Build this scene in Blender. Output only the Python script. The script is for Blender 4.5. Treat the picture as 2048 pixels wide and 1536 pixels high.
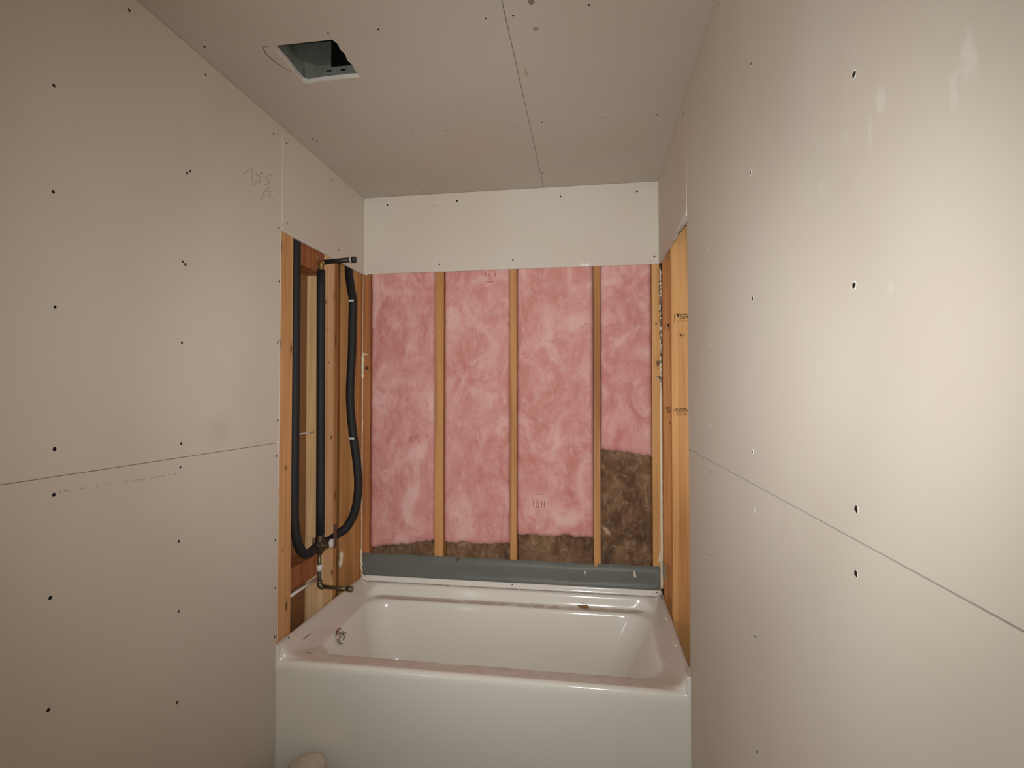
import bpy, bmesh, math, random
from mathutils import Vector, Matrix, noise

random.seed(7)
for o in list(bpy.data.objects):
    bpy.data.objects.remove(o, do_unlink=True)
COL = bpy.context.scene.collection
SC = bpy.context.scene

# ------------------------------------------------------------------ camera
YAW, PITCH, ROLL = 0.158872, 0.022077, -0.000369
CAM = Vector((1.18354, -1.99872, 1.39953))
Rm = Matrix.Rotation(YAW, 3, 'Z') @ Matrix.Rotation(PITCH, 3, 'X') @ Matrix.Rotation(ROLL, 3, 'Y')
right, fwd, up = Rm.col[0].copy(), Rm.col[1].copy(), Rm.col[2].copy()
cam_data = bpy.data.cameras.new('camera')
cam = bpy.data.objects.new('camera', cam_data)
COL.objects.link(cam)
cam.matrix_world = Matrix(((right.x, up.x, -fwd.x, CAM.x), (right.y, up.y, -fwd.y, CAM.y),
                           (right.z, up.z, -fwd.z, CAM.z), (0, 0, 0, 1)))
cam_data.sensor_width = 36.0
cam_data.lens = 1129.222 / 2048 * 36.0
cam_data.shift_x = 24.124 / 2048
cam_data.shift_y = -1.849 / 2048
cam_data.clip_start = 0.02
SC.camera = cam

# ------------------------------------------------------------------ world, light, exposure
w = bpy.data.worlds.new('world'); SC.world = w
w.use_nodes = True
w.node_tree.nodes['Background'].inputs[0].default_value = (0.010, 0.009, 0.008, 1)
w.node_tree.nodes['Background'].inputs[1].default_value = 1.0
SC.view_settings.view_transform = 'Standard'
SC.view_settings.look = 'None'
SC.view_settings.exposure = 0.0
SC.view_settings.gamma = 1.0
SC.view_settings.use_curve_mapping = False

# the photographer's phone flash, just above the lens
# (bright hot centre and a wider soft beam)
for nm, watt, deg in (('flash_centre', 82.0, 70), ('flash_beam', 50.0, 100), ('flash_spill', 18.0, 114)):
    fl = bpy.data.lights.new(nm, 'SPOT')
    fl.energy = watt
    fl.color = (0.955, 0.985, 0.985)
    fl.spot_size = math.radians(deg)
    fl.spot_blend = 1.0
    fl.shadow_soft_size = 0.006
    flo = bpy.data.objects.new(nm, fl); COL.objects.link(flo)
    flo.location = CAM + Vector((0.0, 0.0, 0.035))
    flo.rotation_euler = (cam.matrix_world.to_3x3() @ Matrix.Rotation(math.radians(0.0), 3, 'X')).to_euler()

# added fill light, no such source known, outside the left wall behind the photographer
hl = bpy.data.lights.new('added_fill_light', 'AREA')
hl.shape = 'RECTANGLE'; hl.size = 0.75; hl.size_y = 1.3
hl.energy = 21.0
hl.color = (0.96, 0.98, 0.965)
hlo = bpy.data.objects.new('added_fill_light', hl); COL.objects.link(hlo)
hlo.location = (-0.35, -2.2, 0.90)
hlo.rotation_euler = (0, math.radians(-90), math.radians(20))

# ------------------------------------------------------------------ helpers
ORG = {}

def link(o, parent=None, origin=(0, 0, 0)):
    COL.objects.link(o)
    ORG[o.name] = Vector(origin)
    if parent:
        o.parent = parent
        o.location = Vector(origin) - ORG[parent.name]
    else:
        o.location = Vector(origin)
    return o

def tag(o, label=None, cat=None, group=None, kind=None):
    if label: o['label'] = label
    if cat: o['category'] = cat
    if group: o['group'] = group
    if kind: o['kind'] = kind
    return o

def empty(name, origin, label=None, cat=None, group=None, kind=None):
    o = bpy.data.objects.new(name, None)
    o.empty_display_size = 0.05
    link(o, None, origin)
    return tag(o, label, cat, group, kind)

def obj(name, bm, mats, parent=None, smooth=False, origin=None):
    """bm in world coordinates -> mesh object whose origin is its base centre"""
    if not isinstance(mats, (list, tuple)): mats = [mats]
    vs = [v.co for v in bm.verts]
    if origin is None:
        lo = Vector((min(v.x for v in vs), min(v.y for v in vs), min(v.z for v in vs)))
        hi = Vector((max(v.x for v in vs), max(v.y for v in vs), max(v.z for v in vs)))
        origin = Vector(((lo.x + hi.x) / 2, (lo.y + hi.y) / 2, lo.z))
    origin = Vector(origin)
    for v in bm.verts: v.co -= origin
    bmesh.ops.recalc_face_normals(bm, faces=bm.faces[:])
    me = bpy.data.meshes.new(name)
    if smooth:
        for f in bm.faces: f.smooth = True
    bm.to_mesh(me); bm.free()
    for m in mats: me.materials.append(m)
    o = bpy.data.objects.new(name, me)
    return link(o, parent, origin)

def add_box(bm, x0, x1, y0, y1, z0, z1, bevel=0.0, mat=0):
    v = [bm.verts.new((x, y, z)) for x in (x0, x1) for y in (y0, y1) for z in (z0, z1)]
    fs = [(0, 1, 3, 2), (4, 6, 7, 5), (0, 4, 5, 1), (2, 3, 7, 6), (0, 2, 6, 4), (1, 5, 7, 3)]
    faces = [bm.faces.new([v[i] for i in f]) for f in fs]
    for f in faces: f.material_index = mat
    if bevel > 0:
        es = list({e for f in faces for e in f.edges})
        bmesh.ops.bevel(bm, geom=es, offset=bevel, segments=2, profile=0.5, affect='EDGES')
    return faces

def box(name, x0, x1, y0, y1, z0, z1, mat, parent=None, bevel=0.0):
    bm = bmesh.new(); add_box(bm, x0, x1, y0, y1, z0, z1, bevel)
    return obj(name, bm, mat, parent)

def catmull(pts, n=8):
    P = [Vector(p) for p in pts]
    P = [P[0] * 2 - P[1]] + P + [P[-1] * 2 - P[-2]]
    out = []
    for i in range(1, len(P) - 2):
        a, b, c, d = P[i - 1], P[i], P[i + 1], P[i + 2]
        for k in range(n):
            t = k / n
            out.append(0.5 * ((2 * b) + (c - a) * t + (2 * a - 5 * b + 4 * c - d) * t * t + (3 * b - a - 3 * c + d) * t ** 3))
    out.append(P[-2])
    return out

def add_tube(bm, pts, r, sides=14, caps=True, mat=0):
    pts = [Vector(p) for p in pts]
    rs = r if isinstance(r, (list, tuple)) else [r] * len(pts)
    rings = []
    t0 = (pts[1] - pts[0]).normalized()
    ref = Vector((0, 0, 1)) if abs(t0.z) < 0.9 else Vector((1, 0, 0))
    nrm = (ref - t0 * ref.dot(t0)).normalized()
    for i, p in enumerate(pts):
        if i == 0: t = pts[1] - pts[0]
        elif i == len(pts) - 1: t = pts[-1] - pts[-2]
        else: t = pts[i + 1] - pts[i - 1]
        t = t.normalized()
        nrm = (nrm - t * nrm.dot(t)).normalized()
        b = t.cross(nrm)
        rings.append([bm.verts.new(p + (nrm * math.cos(a) + b * math.sin(a)) * rs[i])
                      for a in [2 * math.pi * k / sides for k in range(sides)]])
    for A, B in zip(rings, rings[1:]):
        for k in range(sides):
            f = bm.faces.new((A[k], A[(k + 1) % sides], B[(k + 1) % sides], B[k]))
            f.smooth = True; f.material_index = mat
    if caps:
        for ring in (rings[0], rings[-1]):
            f = bm.faces.new(ring); f.material_index = mat

def tube(name, pts, r, mat, parent=None, sides=14, curve=0, origin=None):
    bm = bmesh.new()
    add_tube(bm, catmull(pts, curve) if curve else pts, r, sides)
    return obj(name, bm, mat, parent, origin=origin)

def plane_pt(plane, val, a, b):
    return Vector((val, a, b)) if plane == 'x' else (Vector((a, val, b)) if plane == 'y' else Vector((a, b, val)))

def sheet(name, plane, outer, front, back, parent, mats, holes=()):
    """flat board with its own thickness: outer / holes are 2-D loops in the plane"""
    bm = bmesh.new()
    loops = []
    edges = []
    for loop in [outer] + list(holes):
        vs = [bm.verts.new(plane_pt(plane, front, a, b)) for a, b in loop]
        edges += [bm.edges.new((vs[i], vs[(i + 1) % len(vs)])) for i in range(len(vs))]
        loops.append(vs)
    bmesh.ops.triangle_fill(bm, use_beauty=True, use_dissolve=False, edges=edges)
    ff = list(bm.faces)
    d = plane_pt(plane, back, 0, 0) - plane_pt(plane, front, 0, 0)
    mp = {}
    for vs in loops:
        for v in vs: mp[v] = bm.verts.new(v.co + d)
    for f in ff:
        f.material_index = 0
        g = bm.faces.new([mp[v] for v in f.verts]); g.material_index = 2
    for vs in loops:
        for i in range(len(vs)):
            a, b = vs[i], vs[(i + 1) % len(vs)]
            g = bm.faces.new((a, b, mp[b], mp[a])); g.material_index = 1
    return obj(name, bm, mats, parent)

def ribbon(bm, pts, normal, width, mat=0, taper=True):
    """flat stroke lying on a surface with the given normal"""
    n = Vector(normal); L = []
    pts = [Vector(p) for p in pts]
    for i, p in enumerate(pts):
        t = (pts[min(i + 1, len(pts) - 1)] - pts[max(i - 1, 0)]).normalized()
        s = n.cross(t).normalized()
        wd = width * (0.45 if taper and i in (0, len(pts) - 1) else 1.0) / 2
        L.append((bm.verts.new(p - s * wd), bm.verts.new(p + s * wd)))
    for A, B in zip(L, L[1:]):
        f = bm.faces.new((A[0], A[1], B[1], B[0])); f.material_index = mat

def slab(bm, corners, d):
    """thin polygon prism: corners in world space, extruded by vector d"""
    a = [bm.verts.new(Vector(c)) for c in corners]
    b = [bm.verts.new(Vector(c) + Vector(d)) for c in corners]
    bm.faces.new(a); bm.faces.new(b[::-1])
    for i in range(len(a)):
        j = (i + 1) % len(a)
        bm.faces.new((a[i], a[j], b[j], b[i]))

# ------------------------------------------------------------------ materials
def lin(r, g, b):
    f = lambda c: (c / 255 / 12.92) if c / 255 <= 0.04045 else ((c / 255 + 0.055) / 1.055) ** 2.4
    return (f(r), f(g), f(b), 1.0)

class MB:
    def __init__(s, name, rough=0.7, metal=0.0, spec=0.5):
        s.m = bpy.data.materials.new(name); s.m.use_nodes = True
        s.nt = s.m.node_tree; s.n = s.nt.nodes; s.l = s.nt.links
        s.b = s.n['Principled BSDF']
        s.b.inputs['Roughness'].default_value = rough
        s.b.inputs['Metallic'].default_value = metal
        s.b.inputs['Specular IOR Level'].default_value = spec
        s.pos = s.n.new('ShaderNodeNewGeometry').outputs['Position']
    def mapped(s, scale, loc=(0, 0, 0)):
        mp = s.n.new('ShaderNodeMapping')
        mp.inputs['Scale'].default_value = scale; mp.inputs['Location'].default_value = loc
        s.l.new(s.pos, mp.inputs['Vector']); return mp.outputs[0]
    def noise(s, scale, detail=4, rough=0.5, sc3=(1, 1, 1), dist=0.0, loc=(0, 0, 0)):
        t = s.n.new('ShaderNodeTexNoise')
        t.inputs['Scale'].default_value = scale; t.inputs['Detail'].default_value = detail
        t.inputs['Roughness'].default_value = rough; t.inputs['Distortion'].default_value = dist
        s.l.new(s.mapped(sc3, loc), t.inputs['Vector']); return t.outputs['Fac']
    def ramp(s, fac, stops):
        r = s.n.new('ShaderNodeValToRGB'); e = r.color_ramp.elements
        while len(e) < len(stops): e.new(0.5)
        for el, (p, c) in zip(e, stops):
            el.position = p; el.color = c if len(c) == 4 else (*c, 1)
        s.l.new(fac, r.inputs[0]); return r.outputs[0]
    def fac(s, fac, lo, hi):
        r = s.n.new('ShaderNodeMapRange'); r.interpolation_type = 'SMOOTHSTEP'
        r.inputs[1].default_value = lo; r.inputs[2].default_value = hi
        s.l.new(fac, r.inputs[0]); return r.outputs[0]
    def math(s, op, a, b):
        m = s.n.new('ShaderNodeMath'); m.operation = op
        for i, v in enumerate((a, b)):
            if isinstance(v, (int, float)): m.inputs[i].default_value = v
            else: s.l.new(v, m.inputs[i])
        return m.outputs[0]
    def mix(s, fac, a, b, mode='MIX'):
        m = s.n.new('ShaderNodeMix'); m.data_type = 'RGBA'; m.blend_type = mode
        for idx, v in ((0, fac), (6, a), (7, b)):
            if isinstance(v, (int, float)): m.inputs[idx].default_value = v
            elif isinstance(v, tuple): m.inputs[idx].default_value = v
            else: s.l.new(v, m.inputs[idx])
        return m.outputs[2]
    def spot(s, c, r, soft=0.5, nz=0.0, nsc=60):
        """mask of an ellipsoidal patch of the material at c (0..1)"""
        mp = s.mapped((1 / r[0], 1 / r[1], 1 / r[2]), (-c[0] / r[0], -c[1] / r[1], -c[2] / r[2]))
        ln = s.n.new('ShaderNodeVectorMath'); ln.operation = 'LENGTH'
        s.l.new(mp, ln.inputs[0]); d = ln.outputs['Value']
        if nz: d = s.math('ADD', d, s.math('MULTIPLY', s.math('SUBTRACT', s.noise(nsc, 3), 0.5), nz))
        return s.fac(d, 1.0, 1.0 - soft)
    def color(s, c):
        if isinstance(c, tuple): s.b.inputs['Base Color'].default_value = c
        else: s.l.new(c, s.b.inputs['Base Color'])
    def bump(s, h, strength=0.3, dist=0.002):
        b = s.n.new('ShaderNodeBump'); b.inputs['Strength'].default_value = strength
        b.inputs['Distance'].default_value = dist
        s.l.new(h, b.inputs['Height']); s.l.new(b.outputs[0], s.b.inputs['Normal'])

def plain(name, c, rough=0.6, metal=0.0, nscale=40, var=0.15, spec=0.5):
    k = MB(name, rough, metal, spec)
    d = tuple(v * (1 - var) for v in c[:3]) + (1,)
    n = k.noise(nscale, 3)
    k.color(k.ramp(n, [(0.3, d), (0.7, c)])); k.bump(n, 0.08, 0.001)
    return k.m

DRY = lin(218, 210, 198)
def drywall(name, spots=(), tone=1.0):
    k = MB(name, 0.75, 0, 0.25)
    c = k.mix(k.fac(k.noise(1.7, 2), 0.35, 0.65), DRY, lin(215, 205, 192))
    c = k.mix(k.math('MULTIPLY', k.fac(k.noise(7, 5, 0.6), 0.55, 0.8), 0.18), c, lin(222, 216, 206))
    for ce, r, col, amt, soft, nz in spots:
        c = k.mix(k.math('MULTIPLY', k.spot(ce, r, soft, nz), amt), c, col)
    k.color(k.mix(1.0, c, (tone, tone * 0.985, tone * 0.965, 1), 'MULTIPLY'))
    k.bump(k.noise(420, 2), 0.06, 0.0006)
    return k.m

M_DRY = drywall('drywall_paper', [((0.0127, -0.36, 1.29), (0.05, 0.10, 0.07), lin(196, 180, 168), 0.3, 1.0, 0.5)])
WHT = lin(240, 236, 228)
M_DRY_R = drywall('drywall_paper_scuffed', [
    ((1.5113, -1.452, 1.697), (0.03, 0.016, 0.030), WHT, 0.38, 0.9, 2.2),
    ((1.5113, -1.432, 1.680), (0.03, 0.010, 0.022), WHT, 0.32, 0.9, 2.2),
    ((1.5113, -1.300, 1.738), (0.03, 0.012, 0.024), WHT, 0.36, 0.9, 2.4),
    ((1.5113, -1.276, 1.71), (0.03, 0.006, 0.030), WHT, 0.25, 0.9, 2.4),
    ((1.5113, -1.316, 1.519), (0.03, 0.010, 0.010), WHT, 0.24, 0.6, 1.0),
    ((1.5113, -1.21, 1.735), (0.03, 0.02, 0.012), WHT, 0.12, 0.6, 1.0),
    ((1.5113, -1.13, 1.70), (0.03, 0.010, 0.010), WHT, 0.15, 0.6, 1.0)])
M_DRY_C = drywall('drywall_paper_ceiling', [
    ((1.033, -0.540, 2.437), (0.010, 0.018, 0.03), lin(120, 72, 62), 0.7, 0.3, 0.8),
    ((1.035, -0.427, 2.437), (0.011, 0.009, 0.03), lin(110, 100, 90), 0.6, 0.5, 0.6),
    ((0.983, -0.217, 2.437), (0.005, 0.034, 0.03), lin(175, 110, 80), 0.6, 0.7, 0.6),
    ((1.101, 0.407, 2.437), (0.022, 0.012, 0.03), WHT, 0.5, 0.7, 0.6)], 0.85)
M_DRY_B = drywall('drywall_paper_back', [((0.395, 0.794, 2.374), (0.026, 0.05, 0.003), lin(150, 110, 70), 0.6, 0.6, 0.3)])
M_GYP = plain('gypsum_core', lin(238, 232, 222), 0.9, var=0.12, nscale=150)
M_TORN = plain('torn_white_paper', lin(246, 240, 228), 0.85, var=0.1, nscale=120)
M_BROWN = plain('brown_backing_paper', lin(150, 104, 62), 0.85, var=0.2, nscale=6)
M_DARKBOARD = plain('dark_sheathing', lin(58, 44, 32), 0.9, nscale=8)
M_SCREW = plain('phosphate_screw', lin(34, 32, 31), 0.45, 0.6)
M_PENCIL = plain('pencil', lin(140, 128, 113), 0.7)
M_PRINT = plain('faint_print', lin(184, 174, 162), 0.7)
M_INK = plain('stamp_ink', lin(62, 34, 16), 0.8, var=0.4, nscale=900)
M_FLOOR = plain('subfloor', lin(104, 78, 58), 0.85, var=0.3, nscale=12)

def wood(name, base, dark, knots=(), gs=1.0, seed=0.0):
    k = MB(name, 0.62, 0, 0.3)
    lo = (seed, seed * 1.7, seed * 0.6)
    g1 = k.noise(26 * gs, 4, 0.55, (1, 1, 0.035), 0.4, lo)
    g2 = k.noise(90 * gs, 3, 0.6, (1, 1, 0.02), 0.0, lo)
    b = k.noise(3.0, 2, 0.5, (1, 1, 0.35), 0.0, lo)
    c = k.ramp(g1, [(0.32, dark), (0.62, base)])
    c = k.mix(k.math('MULTIPLY', k.fac(g2, 0.5, 0.75), 0.35), c, dark)
    c = k.mix(k.math('MULTIPLY', k.fac(b, 0.42, 0.7), 0.35), c, tuple(min(1, v * 1.25) for v in base[:3]) + (1,))
    for ce, r, a in knots:
        c = k.mix(k.math('MULTIPLY', k.spot(ce, tuple(q * 2.6 for q in r), 0.9), 0.35 * a), c, tuple(v * 0.55 for v in dark[:3]) + (1,))
        c = k.mix(k.math('MULTIPLY', k.spot(ce, r, 0.6, 0.4, 150), 0.9 * a), c, lin(48, 26, 14))
    k.color(c); k.bump(g2, 0.12, 0.0008)
    return k.m

W_A = wood('pine_warm', lin(218, 168, 114), lin(184, 128, 78),
           [((0, 0.081, 0.571), (0.02, 0.007, 0.024), 1), ((0, 0.018, 1.60), (0.02, 0.014, 0.03), 0.8), ((0, 0.10, 1.585), (0.02, 0.010, 0.022), 0.7),
            ((0, 0.068, 1.116), (0.02, 0.010, 0.012), 0.6), ((0, 0.05, 0.80), (0.02, 0.005, 0.008), 0.5), ((0, 0.02, 1.98), (0.02, 0.012, 0.03), 0.6)], 1.0, 1.3)
W_B = wood('pine_pale', lin(224, 186, 138), lin(188, 144, 96),
           [((0, 0.457, 1.206), (0.02, 0.010, 0.012), 0.8), ((0, 0.40, 1.823), (0.02, 0.012, 0.012), 0.6), ((0, 0.477, 0.58), (0.02, 0.012, 0.016), 1),
            ((0, 0.42, 1.70), (0.03, 0.007, 0.006), 0.7), ((0, 0.43, 1.55), (0.03, 0.007, 0.006), 0.7), ((0, 0.41, 1.46), (0.03, 0.006, 0.006), 0.6), ((0, 0.48, 1.86), (0.03, 0.012, 0.03), 0.5)], 0.9, 4.1)
W_C = wood('pine_brown', lin(186, 134, 80), lin(140, 90, 46), [((-.006, 0.51, 1.66), (0.02, 0.010, 0.04), 0.6), ((-.006, 0.515, 0.93), (0.02, 0.01, 0.03), 0.6)], 1.2, 7.7)
W_D = wood('pine_corner', lin(206, 150, 92), lin(168, 112, 62), [], 1.0, 9.2)
W_BLK = wood('pine_red_blocking', lin(170, 106, 62), lin(128, 70, 36), [], 1.0, 2.6)
W_R2 = wood('pine_right_pale', lin(226, 170, 108), lin(176, 114, 60),
            [((1.563, 0.482, 1.655), (0.005, 0.03, 0.006), 1), ((1.575, 0.482, 1.655), (0.004, 0.03, 0.007), 0.6)], 0.8, 5.5)
W_R3 = wood('pine_right_red', lin(206, 140, 82), lin(160, 96, 50), [((1.556, 0.77, 1.27), (0.003, 0.03, 0.008), 0.9)], 1.4, 6.4)
W_BK = [wood('pine_back', lin(208, 152, 96), lin(166, 108, 60), [], 1.0, 11.0 + i * 2.3) for i in range(3)]
W_BKL = wood('pine_back_left', lin(190, 126, 80), lin(150, 92, 54), [((0.027, 0.8067, 1.543), (0.012, 0.03, 0.010), 1)], 1.0, 3.9)
W_BKR = wood('pine_back_right', lin(218, 168, 106), lin(184, 130, 74),
             [((1.498, 0.8067, 1.748), (0.006, 0.03, 0.006), 0.8), ((1.506, 0.8067, 1.555), (0.012, 0.03, 0.02), 0.8)], 1.0, 8.8)

def fiberglass(name, cols, rough_scale, relief, wisp=0.6, fine=0.2):
    k = MB(name, 0.95, 0, 0.1)
    k.b.inputs['Sheen Weight'].default_value = 0.15
    a = k.noise(6.5, 5, 0.55, (1, 1, 0.75), 1.2)
    b = k.noise(19, 5, 0.6, (1, 1, 0.6), 2.2, (3, 1, 5))
    c = k.noise(60, 4, 0.65, (1, 1, 1), 3.0, (8, 2, 1))
    col = k.ramp(a, [(0.30, cols[0]), (0.5, cols[1]), (0.68, cols[2])])
    col = k.mix(k.math('MULTIPLY', k.fac(b, 0.47, 0.85), wisp), col, cols[3])
    col = k.mix(k.math('MULTIPLY', k.fac(b, 0.46, 0.28), 0.55), col, cols[0])
    col = k.mix(k.math('MULTIPLY', k.fac(c, 0.60, 0.80), fine), col, cols[4])
    k.color(col)
    h = k.math('ADD', k.math('MULTIPLY', b, 0.6), k.math('MULTIPLY', c, 0.4))
    k.bump(h, relief, rough_scale)
    return k.m
M_PINK = fiberglass('pink_fiberglass', [lin(206, 134, 126), lin(222, 160, 152), lin(234, 186, 178), lin(236, 204, 192), lin(200, 122, 112)], 0.010, 0.25)
M_BRNF = fiberglass('brown_fiberglass', [lin(92, 64, 46), lin(142, 106, 76), lin(168, 132, 98), lin(204, 174, 138), lin(58, 40, 30)], 0.02, 0.9, 0.85, 0.4)
M_BATTINK = plain('batt_print', lin(176, 116, 118), 0.9)

# glossy white enamel with construction dust along the rim
kt = MB('tub_enamel', 0.16, 0, 0.5)
TUBW = lin(238, 234, 225)
sep = kt.n.new('ShaderNodeSeparateXYZ'); kt.l.new(kt.pos, sep.inputs[0])
def band(axis, lo, a, b, hi):
    s_ = sep.outputs['XYZ'.index(axis)]
    return kt.math('MULTIPLY', kt.fac(s_, lo, a), kt.fac(s_, hi, b))
dn = kt.noise(9, 5, 0.6); dn2 = kt.noise(70, 4, 0.6)
dust = kt.math('MULTIPLY', band('Z', 0.372, 0.394, 0.400, 0.425), kt.fac(dn, 0.30, 0.62))
dust = kt.math('MULTIPLY', dust, band('Y', 0.0, 0.012, 0.35, 0.72))
c = kt.mix(kt.math('MULTIPLY', dust, 0.55), TUBW, lin(216, 196, 186))
dirt = kt.math('MULTIPLY', kt.math('MULTIPLY', band('Y', 0.712, 0.722, 0.746, 0.754), band('Z', 0.378, 0.383, 0.391, 0.396)), kt.fac(dn, 0.3, 0.5))
c = kt.mix(kt.math('MULTIPLY', dirt, 0.6), c, lin(170, 144, 120))
line = kt.math('MULTIPLY', kt.math('MULTIPLY', band('Y', 0.777, 0.781, 0.786, 0.789), band('Z', 0.438, 0.442, 0.452, 0.456)), kt.fac(dn2, 0.3, 0.5))
c = kt.mix(kt.math('MULTIPLY', line, 0.75), c, lin(128, 96, 84))
c = kt.mix(kt.math('MULTIPLY', kt.math('MULTIPLY', kt.fac(kt.noise(150, 3), 0.70, 0.78), band('Z', 0.36, 0.38, 0.47, 0.48)), 0.6), c, lin(140, 112, 100))
side = kt.math('MULTIPLY', kt.math('SUBTRACT', 1.0, band('X', 0.04, 0.11, 1.44, 1.488)), band('Z', 0.372, 0.392, 0.462, 0.47))
side = kt.math('MULTIPLY', side, kt.fac(sep.outputs[1], 0.0, 0.02))
c = kt.mix(kt.math('MULTIPLY', side, 0.45), c, lin(205, 190, 180))
for ce, r in (((0.10, 0.075, 0.398), (0.014, 0.006, 0.02)), ((1.425, 0.50, 0.38), (0.012, 0.012, 0.02)), ((0.046, 0.16, 0.42), (0.003, 0.05, 0.02)), ((0.085, 0.03, 0.40), (0.006, 0.004, 0.02))):
    c = kt.mix(kt.math('MULTIPLY', kt.spot(ce, r, 0.6, 0.6, 150), 0.7), c, lin(120, 78, 70))
kt.color(c)
rg = kt.math('ADD', 0.14, kt.math('MULTIPLY', kt.math('MAXIMUM', kt.math('MAXIMUM', dust, side), dirt), 0.5))
kt.l.new(rg, kt.b.inputs['Roughness'])
M_TUB = kt.m

M_GREY = plain('grey_membrane', lin(160, 162, 154), 0.42, var=0.12, nscale=9)
M_FOAM = plain('black_pipe_foam', lin(30, 29, 30), 0.7, var=0.3, nscale=60)
M_BLACK = plain('black_iron', lin(44, 44, 42), 0.45, 0.3)
M_COPPER = plain('tarnished_copper', lin(126, 118, 92), 0.4, 0.75, 60, 0.4)
M_BRASS = plain('brass_fitting', lin(168, 140, 78), 0.4, 0.8, 80, 0.3)
M_VALVE = plain('bronze_valve', lin(84, 70, 48), 0.5, 0.5, 60, 0.4)
M_WPLAST = plain('white_plastic', lin(228, 222, 216), 0.4, var=0.05)
M_CHROME = plain('chrome', lin(225, 222, 218), 0.08, 1.0, var=0.03)
M_PLATE = plain('nail_plate_steel', lin(116, 92, 84), 0.5, 0.4, 90)
M_GALV = plain('galvanised_steel', lin(178, 184, 170), 0.4, 0.45, 25, 0.25)
M_CAULK = plain('cream_caulk', lin(236, 222, 196), 0.6, var=0.12, nscale=80)
M_RAG = plain('off_white_cloth', lin(206, 190, 174), 0.9, var=0.1, nscale=60)
M_SCRAP = plain('brown_scrap', lin(164, 122, 86), 0.9, var=0.4, nscale=200)
M_SPLINT = plain('splinter_wood', lin(222, 176, 118), 0.7)
M_RED = plain('red_dust', lin(130, 70, 62), 0.9)

# ------------------------------------------------------------------ the room shell
H = 2.437; XL, XR = 0.0127, 1.5113; YB = 0.794; YF = -2.75
SMATS = [M_DRY, M_GYP, M_BROWN]

def jag(a0, b0, a1, b1, n, amp, rnd=random):
    """points from (a0,b0) to (a1,b1) with a slightly uneven cut"""
    L = []
    for i in range(n + 1):
        t = i / n
        L.append((a0 + (a1 - a0) * t + (rnd.uniform(-amp, amp) if 0 < i < n else 0),
                  b0 + (b1 - b0) * t + (rnd.uniform(-amp, amp) if 0 < i < n else 0)))
    return L

def make_screw_mesh(name, rimmat, r=0.0040):
    bm = bmesh.new()
    prof = [(0.0, -0.0002), (r * 0.30, -0.0002), (r * 0.45, 0.0005), (r * 0.95, 0.0006), (r * 1.05, 0.0001)]
    rim = [(r * 1.05, 0.0003), (r * 1.25, 0.0006), (r * 1.5, 0.0)]
    N = 12
    def ring(rr, z): return [bm.verts.new((rr * math.cos(2 * math.pi * i / N), rr * math.sin(2 * math.pi * i / N), z)) for i in range(N)]
    prev = None
    for rr, z in prof[1:]:
        cur = ring(rr, z)
        if prev is None: bm.faces.new(cur).material_index = 0
        else:
            for i in range(N): bm.faces.new((prev[i], prev[(i + 1) % N], cur[(i + 1) % N], cur[i])).material_index = 0
        prev = cur
    prev = ring(*rim[0])
    for rr, z in rim[1:]:
        cur = ring(rr, z)
        for i in range(N): bm.faces.new((prev[i], prev[(i + 1) % N], cur[(i + 1) % N], cur[i])).material_index = 1
        prev = cur
    for v in bm.verts: v.co.z += 0.0004
    me = bpy.data.meshes.new(name); bm.to_mesh(me); bm.free()
    me.materials.append(M_SCREW); me.materials.append(rimmat)
    return me
SCREW = make_screw_mesh('screw', M_DRY)
SCREW_W = make_screw_mesh('screw_torn', M_TORN, 0.0036)
ROT = {'+x': (0, math.pi / 2, 0), '-x': (0, -math.pi / 2, 0), '-y': (math.pi / 2, 0, 0), '-z': (math.pi, 0, 0), '+z': (0, 0, 0)}

def screws(parent, pts, plane, val, face, torn=()):
    for i, (a, b) in enumerate(pts):
        o = bpy.data.objects.new('screw', SCREW_W if i in torn else SCREW)
        link(o, parent, plane_pt(plane, val, a, b))
        o.rotation_euler = ROT[face]
        s = random.uniform(0.85, 1.15); o.scale = (s, s, 1)

# ---- floor
fo = box('floor', -0.1, 1.624, YF - 0.02, 0.92, -0.03, 0.0, M_FLOOR)
tag(fo, 'bare brown subfloor in front of the bathtub', 'floor', kind='structure')

# ---- ceiling: two sheets with an open joint, fan cut-out in the left one
ceil = empty('ceiling', (0.75, -0.9, H), 'unfinished drywall ceiling with an open joint and a fan cutout', 'ceiling', kind='structure')
hole = [(0.2560, -0.4720), (0.2575, -0.40), (0.2530, -0.33), (0.2515, -0.285), (0.2600, -0.2700), (0.285, -0.2740), (0.33, -0.2770), (0.39, -0.2790),
        (0.4460, -0.2780), (0.4440, -0.3200), (0.4480, -0.345), (0.4435, -0.37), (0.4500, -0.40), (0.4455, -0.425), (0.4500, -0.45), (0.4430, -0.4720), (0.35, -0.4720)]
cl = sheet('drywall_sheet', 'z', [(-0.02, YF), (0.9545, YF), (0.9560, 0.815), (-0.02, 0.815)], H, H + 0.0127, ceil, [M_DRY_C, M_GYP, M_BROWN], [hole])
cr = sheet('drywall_sheet', 'z', [(0.9580, YF), (1.544, YF), (1.544, 0.815), (0.9580, 0.815)], H, H + 0.0127, ceil, [M_DRY_C, M_GYP, M_BROWN])
screws(cl, [(0.053, -0.502), (0.445, -0.503), (0.594, -0.497), (0.902, -0.495), (0.076, 0.119), (0.086, 0.135), (0.494, 0.124), (0.628, 0.129), (0.914, 0.129), (0.352, 0.733), (0.942, 0.594)], 'z', H, '-z')
screws(cr, [(0.978, -0.493), (1.183, -0.504), (1.005, 0.123), (1.228, 0.119), (1.431, 0.129), (0.966, 0.61)], 'z', H, '-z')
bm = bmesh.new()
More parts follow.
